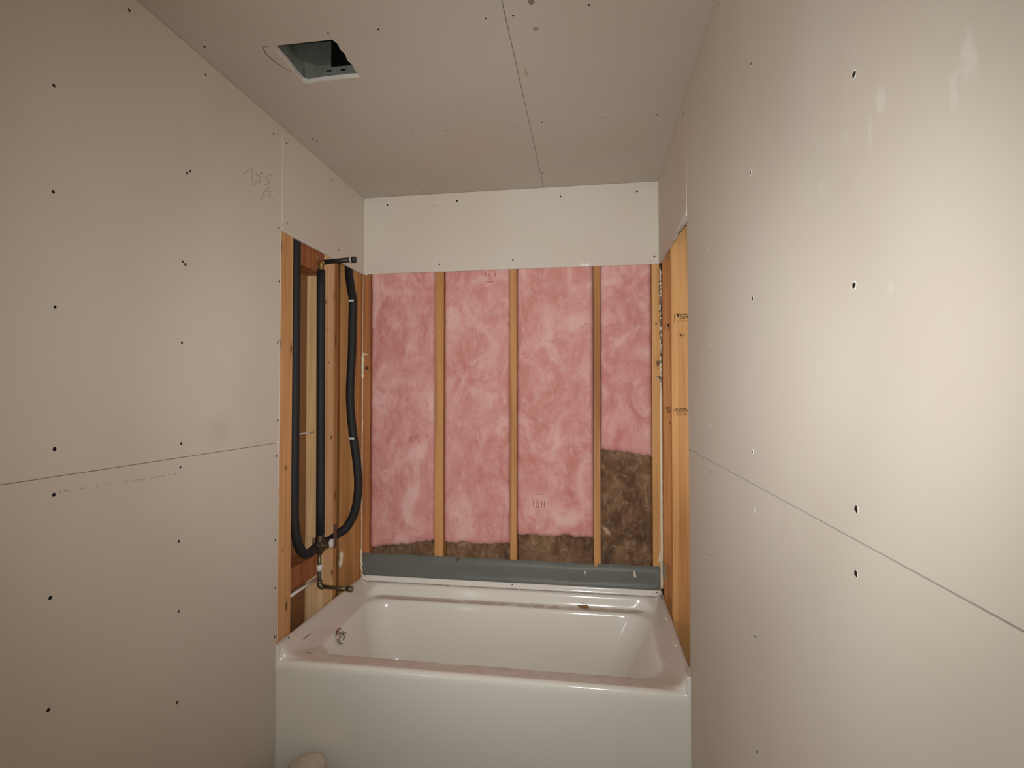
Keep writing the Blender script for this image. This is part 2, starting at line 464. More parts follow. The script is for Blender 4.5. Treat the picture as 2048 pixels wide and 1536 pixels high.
ribbon(bm, [(a, b, H - 0.0004) for a, b in [(0.245, -0.472), (0.222, -0.471), (0.214, -0.442), (0.216, -0.408), (0.223, -0.377), (0.238, -0.336)]], (0, 0, -1), 0.0035)
obj('score_line', bm, plain('score_brown', lin(132, 104, 88), 0.8), cl)
# ragged paper rim round the cut-out
bm = bmesh.new()
rim = [(0.2555, -0.46), (0.256, -0.40), (0.2515, -0.33), (0.250, -0.282), (0.259, -0.2685), (0.285, -0.2722), (0.34, -0.2755), (0.39, -0.2775), (0.447, -0.2765)]
ribbon(bm, [(a + random.uniform(-.001, .001), b + random.uniform(-.001, .001), H - 0.0008) for a, b in [(p.x, p.y) for p in catmull([(a, b, 0) for a, b in rim], 4)]], (0, 0, -1), 0.0028)
obj('torn_edge', bm, M_TORN, cl)

# ---- left wall
wl = empty('wall_left', (0, -0.9, 0), 'left drywall wall with an open stud bay beside the tub', 'wall', kind='structure')
DY0, DY1, DZT = -2.60, -1.80, 2.05   # assumed opening behind the photographer, cut to let the added fill light in
lu = sheet('drywall_sheet', 'x', [(DY1, 1.2206)] + jag(-0.004, 1.2206, -0.001, 2.4355, 10, 0.0012) + [(YF, 2.4355), (YF, DZT), (DY1, DZT)], XL, 0.0, wl, SMATS)
ll = sheet('drywall_sheet', 'x', [(DY1, 0.004)] + jag(-0.0165, 0.004, -0.004, 1.2186, 10, 0.0012) + [(DY1, 1.2186)], XL, 0.0, wl, SMATS)
sheet('drywall_sheet', 'x', [(YF, 0.004), (DY0, 0.004), (DY0, DZT - 0.002), (YF, DZT - 0.002)], XL, 0.0, wl, SMATS)
ls = sheet('drywall_sheet', 'x', jag(0.0012, 2.036, YB, 2.034, 14, 0.0008) + [(YB, 2.4355), (0.0012, 2.4355)], XL, 0.0, wl, SMATS)
screws(lu, [(-0.735, 2.391), (-0.936, 2.085), (-0.442, 2.389), (-0.063, 2.382), (-0.933, 1.849), (-0.517, 2.054), (-0.504, 2.064), (-0.531, 1.789), (-0.52, 1.783), (-0.016, 1.834), (-0.924, 1.595), (-0.53, 1.553), (-0.019, 1.606), (-0.022, 1.597), (-0.017, 1.305), (-0.919, 1.281), (-0.527, 1.26), (-0.026, 2.036)], 'x', XL, '+x')
screws(ll, [(-0.022, 1.171), (-0.53, 1.192), (-0.919, 1.18), (-0.532, 0.98), (-0.026, 0.856), (-0.024, 0.678), (-0.529, 0.779), (-0.923, 0.956), (-0.024, 0.495), (-0.53, 0.521), (-0.923, 0.713)], 'x', XL, '+x')
screws(ls, [(0.029, 2.385), (0.418, 2.391), (0.038, 2.073), (0.495, 2.085), (0.772, 2.161), (0.785, 2.085)], 'x', XL, '+x')
bm = bmesh.new()
for st in [[(-0.24, 2.159), (-0.235, 2.167), (-0.225, 2.177), (-0.209, 2.186), (-0.198, 2.192), (-0.194, 2.189), (-0.194, 2.175), (-0.196, 2.161), (-0.194, 2.146), (-0.187, 2.143), (-0.178, 2.149), (-0.17, 2.159), (-0.158, 2.166)],
           [(-0.171, 2.192), (-0.171, 2.185), (-0.163, 2.184), (-0.151, 2.193), (-0.143, 2.201)],
           [(-0.131, 2.209), (-0.143, 2.196), (-0.147, 2.185), (-0.148, 2.173), (-0.149, 2.158)],
           [(-0.076, 2.219), (-0.091, 2.211), (-0.11, 2.2), (-0.11, 2.194), (-0.097, 2.194), (-0.084, 2.192), (-0.095, 2.182), (-0.109, 2.172), (-0.122, 2.164)],
           [(-0.075, 2.176), (-0.088, 2.17), (-0.103, 2.159), (-0.115, 2.146), (-0.125, 2.134), (-0.133, 2.12), (-0.139, 2.107), (-0.144, 2.099)],
           [(-0.109, 2.146), (-0.094, 2.152), (-0.079, 2.154), (-0.087, 2.144), (-0.094, 2.127)],
           [(-0.087, 2.143), (-0.07, 2.136), (-0.055, 2.128), (-0.063, 2.113)]]:
    ribbon(bm, catmull([(XL + 0.0003, a, b) for a, b in st], 4), (1, 0, 0), 0.0016)
pm = obj('pencil_mark', bm, M_PENCIL, lu); pm['label'] = 'faint pencilled figures'
bm = bmesh.new()
t = 0.0
while t < 1:
    if random.random() < 0.72:
        y0 = -0.906 + 0.356 * t; z0 = 1.184 - 0.009 * t
        ln_ = random.uniform(0.003, 0.008)
        ribbon(bm, [(XL + 0.0003, y0, z0 + random.uniform(-.001, .001)), (XL + 0.0003, y0 + ln_, z0 + random.uniform(-.001, .001))], (1, 0, 0), random.uniform(0.002, 0.005), taper=False)
    t += 0.03
obj('faint_print_line', bm, M_PRINT, ll)
bm = bmesh.new()
ribbon(bm, [(XL + 0.0006, 0.0 + random.uniform(-.0012, .0012), 2.04 + 0.39 * i / 26) for i in range(27)], (1, 0, 0), 0.0045, taper=False)
ribbon(bm, [(XL + 0.0006, 0.002 + (YB - 0.02) * i / 30, 2.0385 - 0.002 * i / 30 + random.uniform(-.001, .001)) for i in range(31)], (1, 0, 0), 0.003, taper=False)
obj('torn_edge', bm, M_TORN, ls)
bm = bmesh.new()
ribbon(bm, [(XL + 0.0006, -0.006 - random.uniform(0, .003), 0.47 + 1.56 * i / 60) for i in range(61)], (1, 0, 0), 0.004, taper=False)
ribbon(bm, [(XL + 0.0007, -0.028, 1.221), (XL + 0.0007, -0.016, 1.2225), (XL + 0.0007, -0.005, 1.221)], (1, 0, 0), 0.006)
ribbon(bm, [(XL + 0.0007, -0.012, 1.212), (XL + 0.0007, -0.009, 1.20), (XL + 0.0007, -0.008, 1.185)], (1, 0, 0), 0.007)
obj('torn_edge', bm, M_TORN, ll)
# framing of the left wall
def stud_mesh(x0, x1, y0, y1, z0, z1, notch=None):
    bm = bmesh.new()
    if notch is None: add_box(bm, x0, x1, y0, y1, z0, z1, 0.002)
    else:
        na, nb, nx = notch
        add_box(bm, x0, x1, y0, y1, z0, na, 0.0015); add_box(bm, x0, x1, y0, y1, nb, z1, 0.0015)
        add_box(bm, x0, nx, y0, y1, na, nb, 0.0)
    return bm
obj('stud', stud_mesh(-0.0385, -0.0004, -0.03, 0.1115, 0.04, 2.40), W_A, wl)
obj('stud', stud_mesh(-0.0885, 0.0, 0.390, 0.486, 0.04, 2.40, (0.700, 0.758, -0.056)), W_B, wl)
obj('stud', stud_mesh(-0.0885, -0.005, 0.4865, 0.532, 0.04, 2.40, (0.700, 0.758, -0.056)), W_C, wl)
obj('stud', stud_mesh(-0.0885, -0.001, 0.735, 0.8055, 0.04, 2.40), W_D, wl)
bm = bmesh.new(); add_box(bm, -0.0885, -0.004, 0.190, 0.3895, 1.944, 2.045, 0.002); add_box(bm, -0.0885, -0.044, 0.112, 0.1905, 1.944, 2.045)
obj('blocking', bm, W_BLK, wl)
box('blocking', -0.0885, -0.010, 0.112, 0.3895, 0.611, 0.700, W_BLK, wl, 0.002)
box('bottom_plate', -0.0885, -0.001, -0.1, 0.8055, 0.001, 0.039, W_D, wl)
box('back_panel', -0.102, -0.0892, -0.12, 0.90, 0.0, 2.43, M_BROWN, wl)

# ---- right wall
wr = empty('wall_right', (1.524, -0.9, 0), 'right drywall wall, brightly lit, with open studs beside the tub', 'wall', kind='structure')
RM = [M_DRY_R, M_GYP, M_BROWN]
ru = sheet('drywall_sheet', 'x', [(YF, 1.2196)] + jag(-0.009, 1.2196, -0.001, 2.4355, 10, 0.001) + [(YF, 2.4355)], XR, 1.524, wr, RM)
rl = sheet('drywall_sheet', 'x', [(YF, 0.004)] + jag(-0.0165, 0.004, -0.009, 1.2176, 10, 0.001) + [(YF, 1.2176)], XR, 1.524, wr, RM)
rs_bot = [(0.0012, 2.040), (0.02, 2.022), (0.05, 2.020), (0.10, 2.016), (0.18, 2.020), (0.26, 2.028), (0.34, 2.024), (0.42, 2.032), (0.52, 2.034), (0.62, 2.036), (0.70, 2.034), (YB, 2.036)]
rs = sheet('drywall_sheet', 'x', rs_bot + [(YB, 2.4355), (0.0012, 2.4355)], XR, 1.524, wr, RM)
screws(ru, [(-1.239, 1.802), (-0.79, 2.079), (-0.779, 1.858), (-0.501, 2.405), (-1.231, 1.538), (-0.785, 1.597), (-0.347, 1.809), (-0.37, 2.059), (-0.357, 1.54), (-0.349, 1.318), (-0.36, 1.266), (-0.775, 1.285), (-1.229, 1.258)], 'x', XR, '-x', (0, 1, 2, 4, 6, 7, 8, 9, 10, 11))
screws(rl, [(-0.357, 1.189), (-1.226, 1.177), (-0.781, 1.168), (-0.349, 0.957), (-0.78, 0.913), (-0.786, 0.687)], 'x', XR, '-x', (2, 3, 4))
screws(rs, [(0.052, 2.396), (0.065, 2.089), (0.786, 2.097)], 'x', XR, '-x')
bm = bmesh.new()
ribbon(bm, [(XR - 0.0006, 0.0 + random.uniform(-.0015, .0015), 2.045 + 0.385 * i / 26) for i in range(27)], (-1, 0, 0), 0.006, taper=False)
ribbon(bm, [(XR - 0.0006, a + 0.002, b + 0.006) for a, b in rs_bot[:6]], (-1, 0, 0), 0.012)
obj('torn_edge', bm, M_TORN, rs)
bm = bmesh.new()
ribbon(bm, [(XR - 0.0005, -0.013 - random.uniform(0, .004), 0.46 + 1.57 * i / 60) for i in range(61)], (-1, 0, 0), 0.005, taper=False)
obj('torn_edge', bm, M_TORN, rl)
obj('stud', stud_mesh(1.5245, 1.612, -0.045, -0.007, 0.04, 2.40), W_R2, wr)
r2 = obj('stud', stud_mesh(1.5245, 1.612, 0.482, 0.520, 0.04, 2.40), W_R2, wr)
r3 = obj('stud', stud_mesh(1.5245, 1.612, 0.770, 0.808, 0.04, 2.40), W_R3, wr)
box('bottom_plate', 1.525, 1.612, -0.1, 0.8055, 0.001, 0.039, W_R2, wr)
box('back_panel', 1.6125, 1.625, -0.12, 0.90, 0.0, 2.43, M_BROWN, wr)
# grade stamps inked on the two right studs
def stamp(parent, y, bar, tri, rows):
    bm = bmesh.new(); d = (0, -0.0005, 0); yy = y - 0.0001
    (bx0, bz1, bx1, bz0) = bar
    slab(bm, [(bx0, yy, bz0), (bx1, yy, bz0), (bx1, yy, bz1), (bx0, yy, bz1)], d)
    if tri: slab(bm, [(tri[0], yy, tri[2]), ((tri[0] + tri[1]) / 2, yy, tri[3]), (tri[1], yy, tri[2])], d)
    for x0, x1, z, h, n in rows:
        wd = (x1 - x0) / n
        for i in range(n):
            a = x0 + i * wd; b = a + wd * random.uniform(0.45, 0.8); hh = h * random.uniform(0.6, 1.0)
            slab(bm, [(a, yy, z - hh / 2), (b, yy, z - hh / 2), (b, yy, z + hh / 2), (a, yy, z + hh / 2)], d)
    o = obj('grade_stamp', bm, M_INK, parent); o['label'] = 'dark inked grade stamp'
stamp(r2, 0.482, (1.5365, 1.746, 1.5395, 1.712), (1.544, 1.560, 1.746, 1.731),
      [(1.562, 1.590, 1.743, 0.005, 6), (1.562, 1.590, 1.736, 0.004, 4), (1.559, 1.582, 1.727, 0.007, 5), (1.550, 1.592, 1.716, 0.005, 9), (1.583, 1.594, 1.732, 0.010, 2)])
stamp(r3, 0.770, (1.5335, 1.740, 1.5370, 1.709), (1.542, 1.558, 1.740, 1.723), [(1.554, 1.562, 1.724, 0.006, 2), (1.546, 1.562, 1.713, 0.005, 3)])
stamp(r2, 0.482, (1.5290, 1.347, 1.5303, 1.315), None,
      [(1.540, 1.585, 1.346, 0.004, 5), (1.534, 1.590, 1.339, 0.005, 12), (1.536, 1.590, 1.333, 0.005, 10), (1.545, 1.572, 1.326, 0.006, 5), (1.542, 1.565, 1.318, 0.005, 5), (1.574, 1.585, 1.321, 0.008, 2)])
stamp(r3, 0.770, (1.5255, 1.348, 1.5278, 1.315), None, [(1.537, 1.562, 1.343, 0.007, 5), (1.533, 1.562, 1.337, 0.006, 6), (1.540, 1.562, 1.328, 0.006, 4), (1.542, 1.560, 1.321, 0.005, 4)])
tube('splinter', [(1.557, 0.478, 0.613), (1.572, 0.470, 0.575), (1.583, 0.462, 0.535)], [0.0004, 0.0016, 0.0008], M_SPLINT, wr, 6)
tube('splinter', [(1.528, 0.765, 0.60), (1.533, 0.762, 0.56), (1.541, 0.763, 0.50)], [0.0004, 0.0014, 0.0008], M_SPLINT, wr, 6)

# ---- back wall
wb = empty('wall_back', (0.76, 0.82, 0), 'back wall of studs filled with insulation under a drywall strip', 'wall', kind='structure')
bs = sheet('drywall_sheet', 'y', jag(XL + .0005, 2.034, XR - .0005, 2.034, 20, 0.0012) + [(XR - .0005, 2.4355), (XL + .0005, 2.4355)], YB, 0.8065, wb, [M_DRY_B, M_GYP, M_BROWN])
screws(bs, [(0.142, 2.392), (0.514, 2.393), (1.04, 2.387), (1.41, 2.391), (0.42, 2.071), (0.802, 2.079), (1.49, 2.07)], 'y', YB, '-y')
YS = 0.8067
for (a, b, m) in ((-0.0885, 0.0465, W_BKL), (0.3965, 0.4415, W_BK[0]), (0.7852, 0.8182, W_BK[1]), (1.1985, 1.231, W_BK[2]), (1.4778, 1.5145, W_BKR)):
    bm = bmesh.new()
    add_box(bm, a, b, YS, 0.895, 0.04, 2.40, 0.002)
    obj('stud', bm, m, wb)
box('back_panel', -0.10, 1.625, 0.897, 0.91, 0.0, 2.43, M_DARKBOARD, wb)
box('bottom_plate', -0.0885, 1.60, YS, 0.895, 0.001, 0.039, W_BK[0], wb)
bm = bmesh.new()
for i in range(7):
    a = 1.137 + i * 0.006
    slab(bm, [(a, YB - 0.0015, 2.034 + random.uniform(-.004, .002)), (a + 0.007, YB - 0.001, 2.034 + random.uniform(-.004, .002)), (a + 0.007, YB - 0.004, 2.040 + random.uniform(0, .012)), (a, YB - 0.004, 2.040 + random.uniform(0, .012))], (0, -0.002, 0))
obj('torn_edge', bm, M_TORN, bs)

# ---- wall behind the photographer
wf = box('wall_front', -0.1, 1.624, YF - 0.02, YF - 0.0005, 0.001, 2.4355, M_DRY)
tag(wf, 'plain drywall wall behind the viewer', 'wall', kind='structure')

# ------------------------------------------------------------------ insulation batts
def batt(name, x0, x1, zb0, zb1, zt, yf, mat, amp, seed, tuck=0.022, depth=0.06, nx=44, nz=110, ragged=0.006, lump=0.0, margin=0.0, crease=0.0):
    """a soft closed batt filling one stud bay, its lower edge torn unevenly"""
    bm = bmesh.new(); G = []; surf = {}
    for j in range(nz + 1):
        row = []
        for i in range(nx + 1):
            u = i / nx; x = x0 + margin + (x1 - x0 - 2 * margin) * u
            zb = zb0 + (zb1 - zb0) * u + ragged * noise.noise(Vector((x * 30 + seed, seed, 0))) + 0.5 * ragged * noise.noise(Vector((x * 90 + seed, 3, 0)))
            z = zb + (zt - zb) * (j / nz) ** 1.0
            de = min(x - x0, x1 - x); dbt = z - zb
            e = max(0, 1 - de / 0.022); e2 = max(0, 1 - dbt / 0.03)
            y = yf + tuck * (1 - math.sqrt(max(0, 1 - e * e))) + tuck * 0.9 * (1 - math.sqrt(max(0, 1 - e2 * e2)))
            P = Vector((x, z, seed))
            y += amp * noise.noise(P * 9) + amp * 0.6 * noise.noise(P * 24) + amp * 0.25 * noise.noise(P * 60)
            if crease: y += 0.008 * math.exp(-((z - crease - 0.007 * u) / 0.007) ** 2)
            if lump: y -= lump * abs(noise.noise(P * 14 + Vector((5, 5, 5))))
            row.append(bm.verts.new((x, y, z)))
        G.append(row)
    for j in range(nz):
        for i in range(nx):
            f = bm.faces.new((G[j][i], G[j][i + 1], G[j + 1][i + 1], G[j + 1][i])); f.smooth = True
    B = []
    border = [G[0][i] for i in range(nx + 1)] + [G[j][nx] for j in range(1, nz + 1)] + [G[nz][i] for i in range(nx - 1, -1, -1)] + [G[j][0] for j in range(nz - 1, 0, -1)]
    bb = [bm.verts.new((v.co.x, yf + depth, v.co.z)) for v in border]
    n = len(border)
    for k in range(n):
        bm.faces.new((border[k], bb[k], bb[(k + 1) % n], border[(k + 1) % n]))
    bm.faces.new(bb)
    flat = [(v.co.x, v.co.y, v.co.z) for r in G for v in r]
    sample = lambda x, z: min((abs(p[0] - x) + abs(p[2] - z), p[1]) for p in flat)[1]
    return bm, sample

PG = 'pink batts in the back wall'; BG = 'brown batts in the back wall'
pink = [(0.0475, 0.3955, 0.606, 0.652, 'pink fiberglass batt in the leftmost bay of the back wall'),
        (0.4425, 0.7842, 0.647, 0.656, 'pink fiberglass batt in the second bay from the left'),
        (0.8192, 1.1975, 0.707, 0.702, 'pink fiberglass batt in the widest bay, third from the left'),
        (1.2320, 1.4768, 1.139, 1.107, 'short pink fiberglass batt ending high above brown insulation, rightmost bay')]
marks = {0: [[(0.268, 1.190), (0.268, 1.152)], [(0.281, 1.190), (0.281, 1.160)], [(0.281, 1.190), (0.312, 1.190)], [(0.312, 1.190), (0.312, 1.156)], [(0.294, 1.186), (0.294, 1.170)]],
         1: [[(0.660, 2.026), (0.660, 2.000)], [(0.684, 2.026), (0.684, 2.006)], [(0.672, 2.018), (0.680, 2.006)], [(0.708, 2.026), (0.708, 2.000)], [(0.660, 1.975), (0.705, 1.977)]],
         2: [[(0.903, 0.880), (0.903, 0.845)], [(0.917, 0.880), (0.917, 0.845), (0.929, 0.845), (0.929, 0.880)], [(0.945, 0.845), (0.945, 0.880)], [(0.957, 0.880), (0.957, 0.845)], [(0.903, 0.911), (0.955, 0.911)]],
         3: []}
for i, (a, b, z0, z1, lab) in enumerate(pink):
    bm, smp = batt('fiberglass_batt', a, b, z0, z1, 2.05 if i else 2.05, 0.8065 if i != 1 else 0.809, M_PINK, 0.006, 3.3 + i * 7.1, depth=0.032, nz=130 if i < 3 else 110, ragged=0.010, crease=1.752 if i == 3 else 0)
    o = obj('fiberglass_batt', bm, M_PINK)
    tag(o, lab, 'insulation', PG)
    if marks[i]:
        for grp in [[q] for q in marks[i]]:
          bm = bmesh.new()
          for st in grp:
            pts = []
            for p, q in zip(st, st[1:]):
                for t in (0, .33, .66): pts.append((p[0] + (q[0] - p[0]) * t, p[1] + (q[1] - p[1]) * t))
            pts.append(st[-1])
            ribbon(bm, [(x, smp(x, z) - 0.0025, z) for x, z in pts], (0, -1, 0), 0.004)
          m = obj('printed_mark', bm, M_BATTINK, o); m['label'] = 'faint printed characters'
brown = [(0.0475, 0.3955, 0.50, 0.64, 0.66, 'strip of brown fiberglass showing under the leftmost pink batt'),
         (0.4425, 0.7842, 0.50, 0.69, 0.69, 'strip of brown fiberglass showing under the second pink batt'),
         (0.8192, 1.1975, 0.50, 0.74, 0.74, 'brown fiberglass showing under the widest pink batt'),
         (1.2320, 1.4768, 0.50, 1.16, 1.16, 'large ragged brown fiberglass batt in the lower right bay')]
for i, (a, b, z0, zt, _, lab) in enumerate(brown):
    bm, _s = batt('fiberglass_batt', a, b, z0, z0, zt, 0.866 if i < 3 else 0.862, M_BRNF, 0.012, 50.2 + i * 5.7, tuck=0.008, depth=0.028, nx=50, nz=30 if i < 3 else 110, lump=0.016)
    tag(obj('fiberglass_batt', bm, M_BRNF), lab, 'insulation', BG)
# pale tuft caught in the brown batt
bm = bmesh.new()
add_tube(bm, [(1.243, 0.812, 0.762), (1.254, 0.806, 0.750), (1.266, 0.804, 0.735), (1.277, 0.810, 0.722)], [0.004, 0.010, 0.013, 0.006], 8)
tag(obj('fiberglass_tuft', bm, plain('pale_tuft', lin(206, 168, 140), 0.95, var=0.25, nscale=90), smooth=True), 'small pale tuft stuck in the brown insulation of the right bay', 'insulation')

# ------------------------------------------------------------------ grey membrane strip and caulk
bm = bmesh.new(); n = 80; rows = []
for i in range(n + 1):
    x = 0.0135 + (1.5095 - 0.0135) * i / n
    wv = 0.0012 * noise.noise(Vector((x * 5, 1, 1))); bul = 0.006 * math.exp(-((x - 1.09) / 0.09) ** 2)
    rows.append([bm.verts.new((x, 0.8045 + wv, 0.462)), bm.verts.new((x, 0.8035 - bul * 0.6 + wv, 0.505)), bm.verts.new((x, 0.803 - bul + wv, 0.545)),
                 bm.verts.new((x, 0.8048 - bul * 0.3 + wv, 0.583 + 0.0012 * noise.noise(Vector((x * 12, 4, 0))) - (0.004 if 1.10 < x < 1.20 else 0)))])
for A, B in zip(rows, rows[1:]):
    for k in range(3): bm.faces.new((A[k], B[k], B[k + 1], A[k + 1])).smooth = True
bmesh.ops.solidify(bm, geom=bm.faces[:], thickness=-0.0012)
gs = empty('flashing_strip', (0.76, 0.803, 0.46), 'long grey waterproof flashing strip along the back edge of the bathtub', 'flashing')
obj('membrane', bm, M_GREY, gs)
box('folded_end', 1.5195, 1.5225, 0.722, 0.802, 0.545, 0.612, M_GREY, gs, 0.0008)
bm = bmesh.new()
slab(bm, [(1.2005, 0.8005, 0.571), (1.212, 0.8005, 0.566), (1.2155, 0.8005, 0.583), (1.2005, 0.8005, 0.583)], (0, -0.0008, 0))
obj('stain', bm, W_BK[2], gs)
bm = bmesh.new()
for c_, r_ in (((0.521, 0.575), 0.012), ((0.515, 0.562), 0.008)):
    slab(bm, [(c_[0] + r_ * random.uniform(.6, 1) * math.cos(a), 0.8015, c_[1] + r_ * 0.7 * random.uniform(.6, 1) * math.sin(a)) for a in [k * math.pi / 5 for k in range(10)]], (0, -0.0008, 0))
obj('stain', bm, plain('glue_stain', lin(96, 78, 58), 0.7), gs)
bm = bmesh.new()
add_tube(bm, [(1.390, 0.8005, 0.560), (1.390, 0.797, 0.553), (1.391, 0.7955, 0.544), (1.393, 0.796, 0.534), (1.394, 0.800, 0.527)], [0.002, 0.0055, 0.005, 0.009, 0.003], 8)
obj('caulk_dab', bm, M_CAULK, gs)
bm = bmesh.new()
add_tube(bm, [(1.154, 0.798, 0.546), (1.157, 0.796, 0.538), (1.158, 0.798, 0.526)], [0.004, 0.0035, 0.001], 7)
obj('caulk_dab', bm, M_CAULK, gs)

bm = bmesh.new()
P = []; R_ = []
z = 2.03
while z > 0.462:
    amp = 0.0008 if z > 0.60 else 0.004
    P.append((0.008 + random.uniform(-amp, amp), 0.8005 + random.uniform(-.001, .001), z))
    r0 = 0.0012 if z > 1.62 else (0.007 if z > 1.50 else 0.0028)
    if z < 0.60: r0 = 0.006
    R_.append(r0 * random.uniform(0.75, 1.25)); z -= 0.016
add_tube(bm, P, R_, 7)
add_tube(bm, [(0.008, 0.797, 1.613), (0.022, 0.803, 1.615), (0.040, 0.804, 1.612)], [0.005, 0.004, 0.002], 7)
add_tube(bm, [(0.012, 0.792, 2.033), (0.025, 0.792, 2.033), (0.034, 0.791, 2.029)], [0.003, 0.004, 0.002], 7)
add_tube(bm, [(0.010, 0.796, 0.475), (0.022, 0.79, 0.468), (0.034, 0.785, 0.465)], [0.008, 0.006, 0.002], 7)
tag(obj('caulk_bead', bm, M_CAULK), 'wavy cream caulk bead down the left back corner above the tub', 'caulk')
bm = bmesh.new(); P = []; R_ = []
z = 2.02
while z > 0.470:
    hi_ = z > 1.42
    P.append((1.5180 + random.uniform(-.0012, .0012) * (1 if hi_ else 0.3), 0.8035, z))
    R_.append((0.0056 if hi_ else 0.0064) * (random.uniform(0.5, 1.3) if hi_ else random.uniform(0.92, 1.08))); z -= 0.014
add_tube(bm, P, R_, 8)
add_tube(bm, [(1.500, 0.803, 0.60), (1.508, 0.801, 0.615), (1.514, 0.801, 0.66)], [0.003, 0.007, 0.005], 7)
add_tube(bm, [(1.495, 0.803, 1.485), (1.506, 0.801, 1.487), (1.516, 0.802, 1.490)], [0.004, 0.007, 0.006], 7)
kc = MB('mottled_caulk', 0.6)
kz = kc.n.new('ShaderNodeSeparateXYZ'); kc.l.new(kc.pos, kz.inputs[0])
mm = kc.math('MULTIPLY', kc.fac(kc.noise(75, 3, 0.6, (1, 1, 0.6)), 0.46, 0.54), kc.fac(kz.outputs[2], 1.38, 1.5))
kc.color(kc.mix(mm, lin(236, 222, 196), lin(122, 104, 82)))
tag(obj('caulk_bead', bm, kc.m), 'straight cream caulk strip down the right back corner, mottled dark at top', 'caulk')

# ------------------------------------------------------------------ bathtub
tub = empty('bathtub', (0.76, 0.39, 0), 'white glossy alcove bathtub with plain apron and dusty rim', 'bathtub')
#      L      R      F      B      r     zs    zb    zf
LOOPS = [
    (0.002, 1.5225, -0.016, 0.8025, .004, .446, .456, .380),
    (0.0035, 1.521, -0.0150, 0.8015, .006, .454, .466, .390),
    (0.007, 1.518, -0.0120, 0.7990, .008, .459, .470, .397),
    (0.013, 1.512, -0.0060, 0.7965, .010, .460, .471, .4015),
    (0.021, 1.503, 0.0010, 0.7925, .014, .456, .466, .4035),
    (0.030, 1.496, 0.0060, 0.7905, .020, .444, .450, .4035),
    (0.040, 1.491, 0.0100, 0.7840, .030, .430, .4450, .4030),
    (0.054, 1.486, 0.0150, 0.7720, .055, .415, .4440, .4025),
    (0.066, 1.480, 0.0220, 0.7640, .075, .405, .4380, .4015),
    (0.074, 1.473, 0.0320, 0.7570, .088, .399, .4120, .4000),
    (0.081, 1.466, 0.0450, 0.7500, .095, .395, .3920, .3980),
    (0.088, 1.458, 0.0700, 0.7360, .100, .391, .3865, .3945),
    (0.096, 1.449, 0.0960, 0.7200, .105, .386, .3850, .3890),
    (0.104, 1.440, 0.1080, 0.7110, .108, .375, .3760, .3780),
    (0.113, 1.428, 0.1160, 0.7040, .112, .350, .3500, .3520),
    (0.128, 1.398, 0.1280, 0.6930, .118, .280, .2800, .2800),
    (0.150, 1.345, 0.1430, 0.6790, .122, .180, .1800, .1800),
    (0.175, 1.290, 0.1600, 0.6620, .124, .105, .1050, .1050),
    (0.210, 1.235, 0.1880, 0.6350, .120, .072, .0720, .0720),
    (0.270, 1.170, 0.2400, 0.5800, .100, .062, .0620, .0620),
    (0.500, 0.950, 0.3600, 0.4600, .040, .060, .0600, .0600)]
def interp_loops(Ls, n):
    out = []
    for i in range(len(Ls) - 1):
        a, b, c_, d = Ls[max(i - 1, 0)], Ls[i], Ls[i + 1], Ls[min(i + 2, len(Ls) - 1)]
        for k in range(n):
            t = k / n
            out.append(tuple(0.5 * ((2 * q) + (r - p) * t + (2 * p - 5 * q + 4 * r - s) * t * t + (3 * q - p - 3 * r + s) * t ** 3) for p, q, r, s in zip(a, b, c_, d)))
    out.append(Ls[-1]); return out
def tub_ring(Lp):
    L, R, F, B, r, zs, zb, zf = Lp
    nl, ns, nc = 36, 20, 9
    pts = []
    sm = lambda t: t * t * (3 - 2 * t)
    def side(p, q, n, z): 
        for i in range(n): 
            t = i / n; pts.append((p[0] + (q[0] - p[0]) * t, p[1] + (q[1] - p[1]) * t, z))
    def corner(cx, cy, a0, za, zb_):
        for i in range(nc):
            t = i / nc; a = a0 + math.pi / 2 * t
            pts.append((cx + r * math.cos(a), cy + r * math.sin(a), za + (zb_ - za) * sm(t)))
    side((L + r, F), (R - r, F), nl, zf); corner(R - r, F + r, -math.pi / 2, zf, zs)
    side((R, F + r), (R, B - r), ns, zs); corner(R - r, B - r, 0, zs, zb)
    side((R - r, B), (L + r, B), nl, zb); corner(L + r, B - r, math.pi / 2, zb, zs)
    side((L, B - r), (L, F + r), ns, zs); corner(L + r, F + r, math.pi, zs, zf)
    return pts
bm = bmesh.new()
rings = [[bm.verts.new(p) for p in tub_ring(Lp)] for Lp in interp_loops(LOOPS, 3)]
for A, B in zip(rings, rings[1:]):
    for k in range(len(A)):
        bm.faces.new((A[k], A[(k + 1) % len(A)], B[(k + 1) % len(A)], B[k])).smooth = True
bm.faces.new(rings[-1]).smooth = True
from mathutils.bvhtree import BVHTree
TUB_BVH = BVHTree.FromBMesh(bm)
obj('basin', bm, M_TUB, tub)
bm = bmesh.new()   # apron below the rim, slightly bowed in towards the floor
r0 = tub_ring(LOOPS[0]); N_ = len(r0)
prev = [bm.verts.new(p) for p in r0]
for zf_ in (0.97, 0.9, 0.5, 0.12, 0.06, 0.003):
    cur = [bm.verts.new((p[0], p[1] + (0.004 if (zf_ < 0.95 and p[1] < 0.0) else 0), p[2] * zf_)) for p in r0]
    for k in range(N_): bm.faces.new((prev[k], prev[(k + 1) % N_], cur[(k + 1) % N_], cur[k])).smooth = True
    prev = cur
obj('apron', bm, M_TUB, tub)
for a_, b_ in ((0.0022, 0.0215), (1.4985, 1.5222)):
    box('flange_end', a_, b_, -0.0164, 0.060, 0.362, 0.4600, M_TUB, tub, 0.003)
bm = bmesh.new()
digit = catmull([(1.5020, 0.764, 0), (1.5100, 0.768, 0), (1.5110, 0.750, 0), (1.5040, 0.742, 0), (1.5100, 0.731, 0), (1.5075, 0.714, 0), (1.4995, 0.718, 0)], 4)
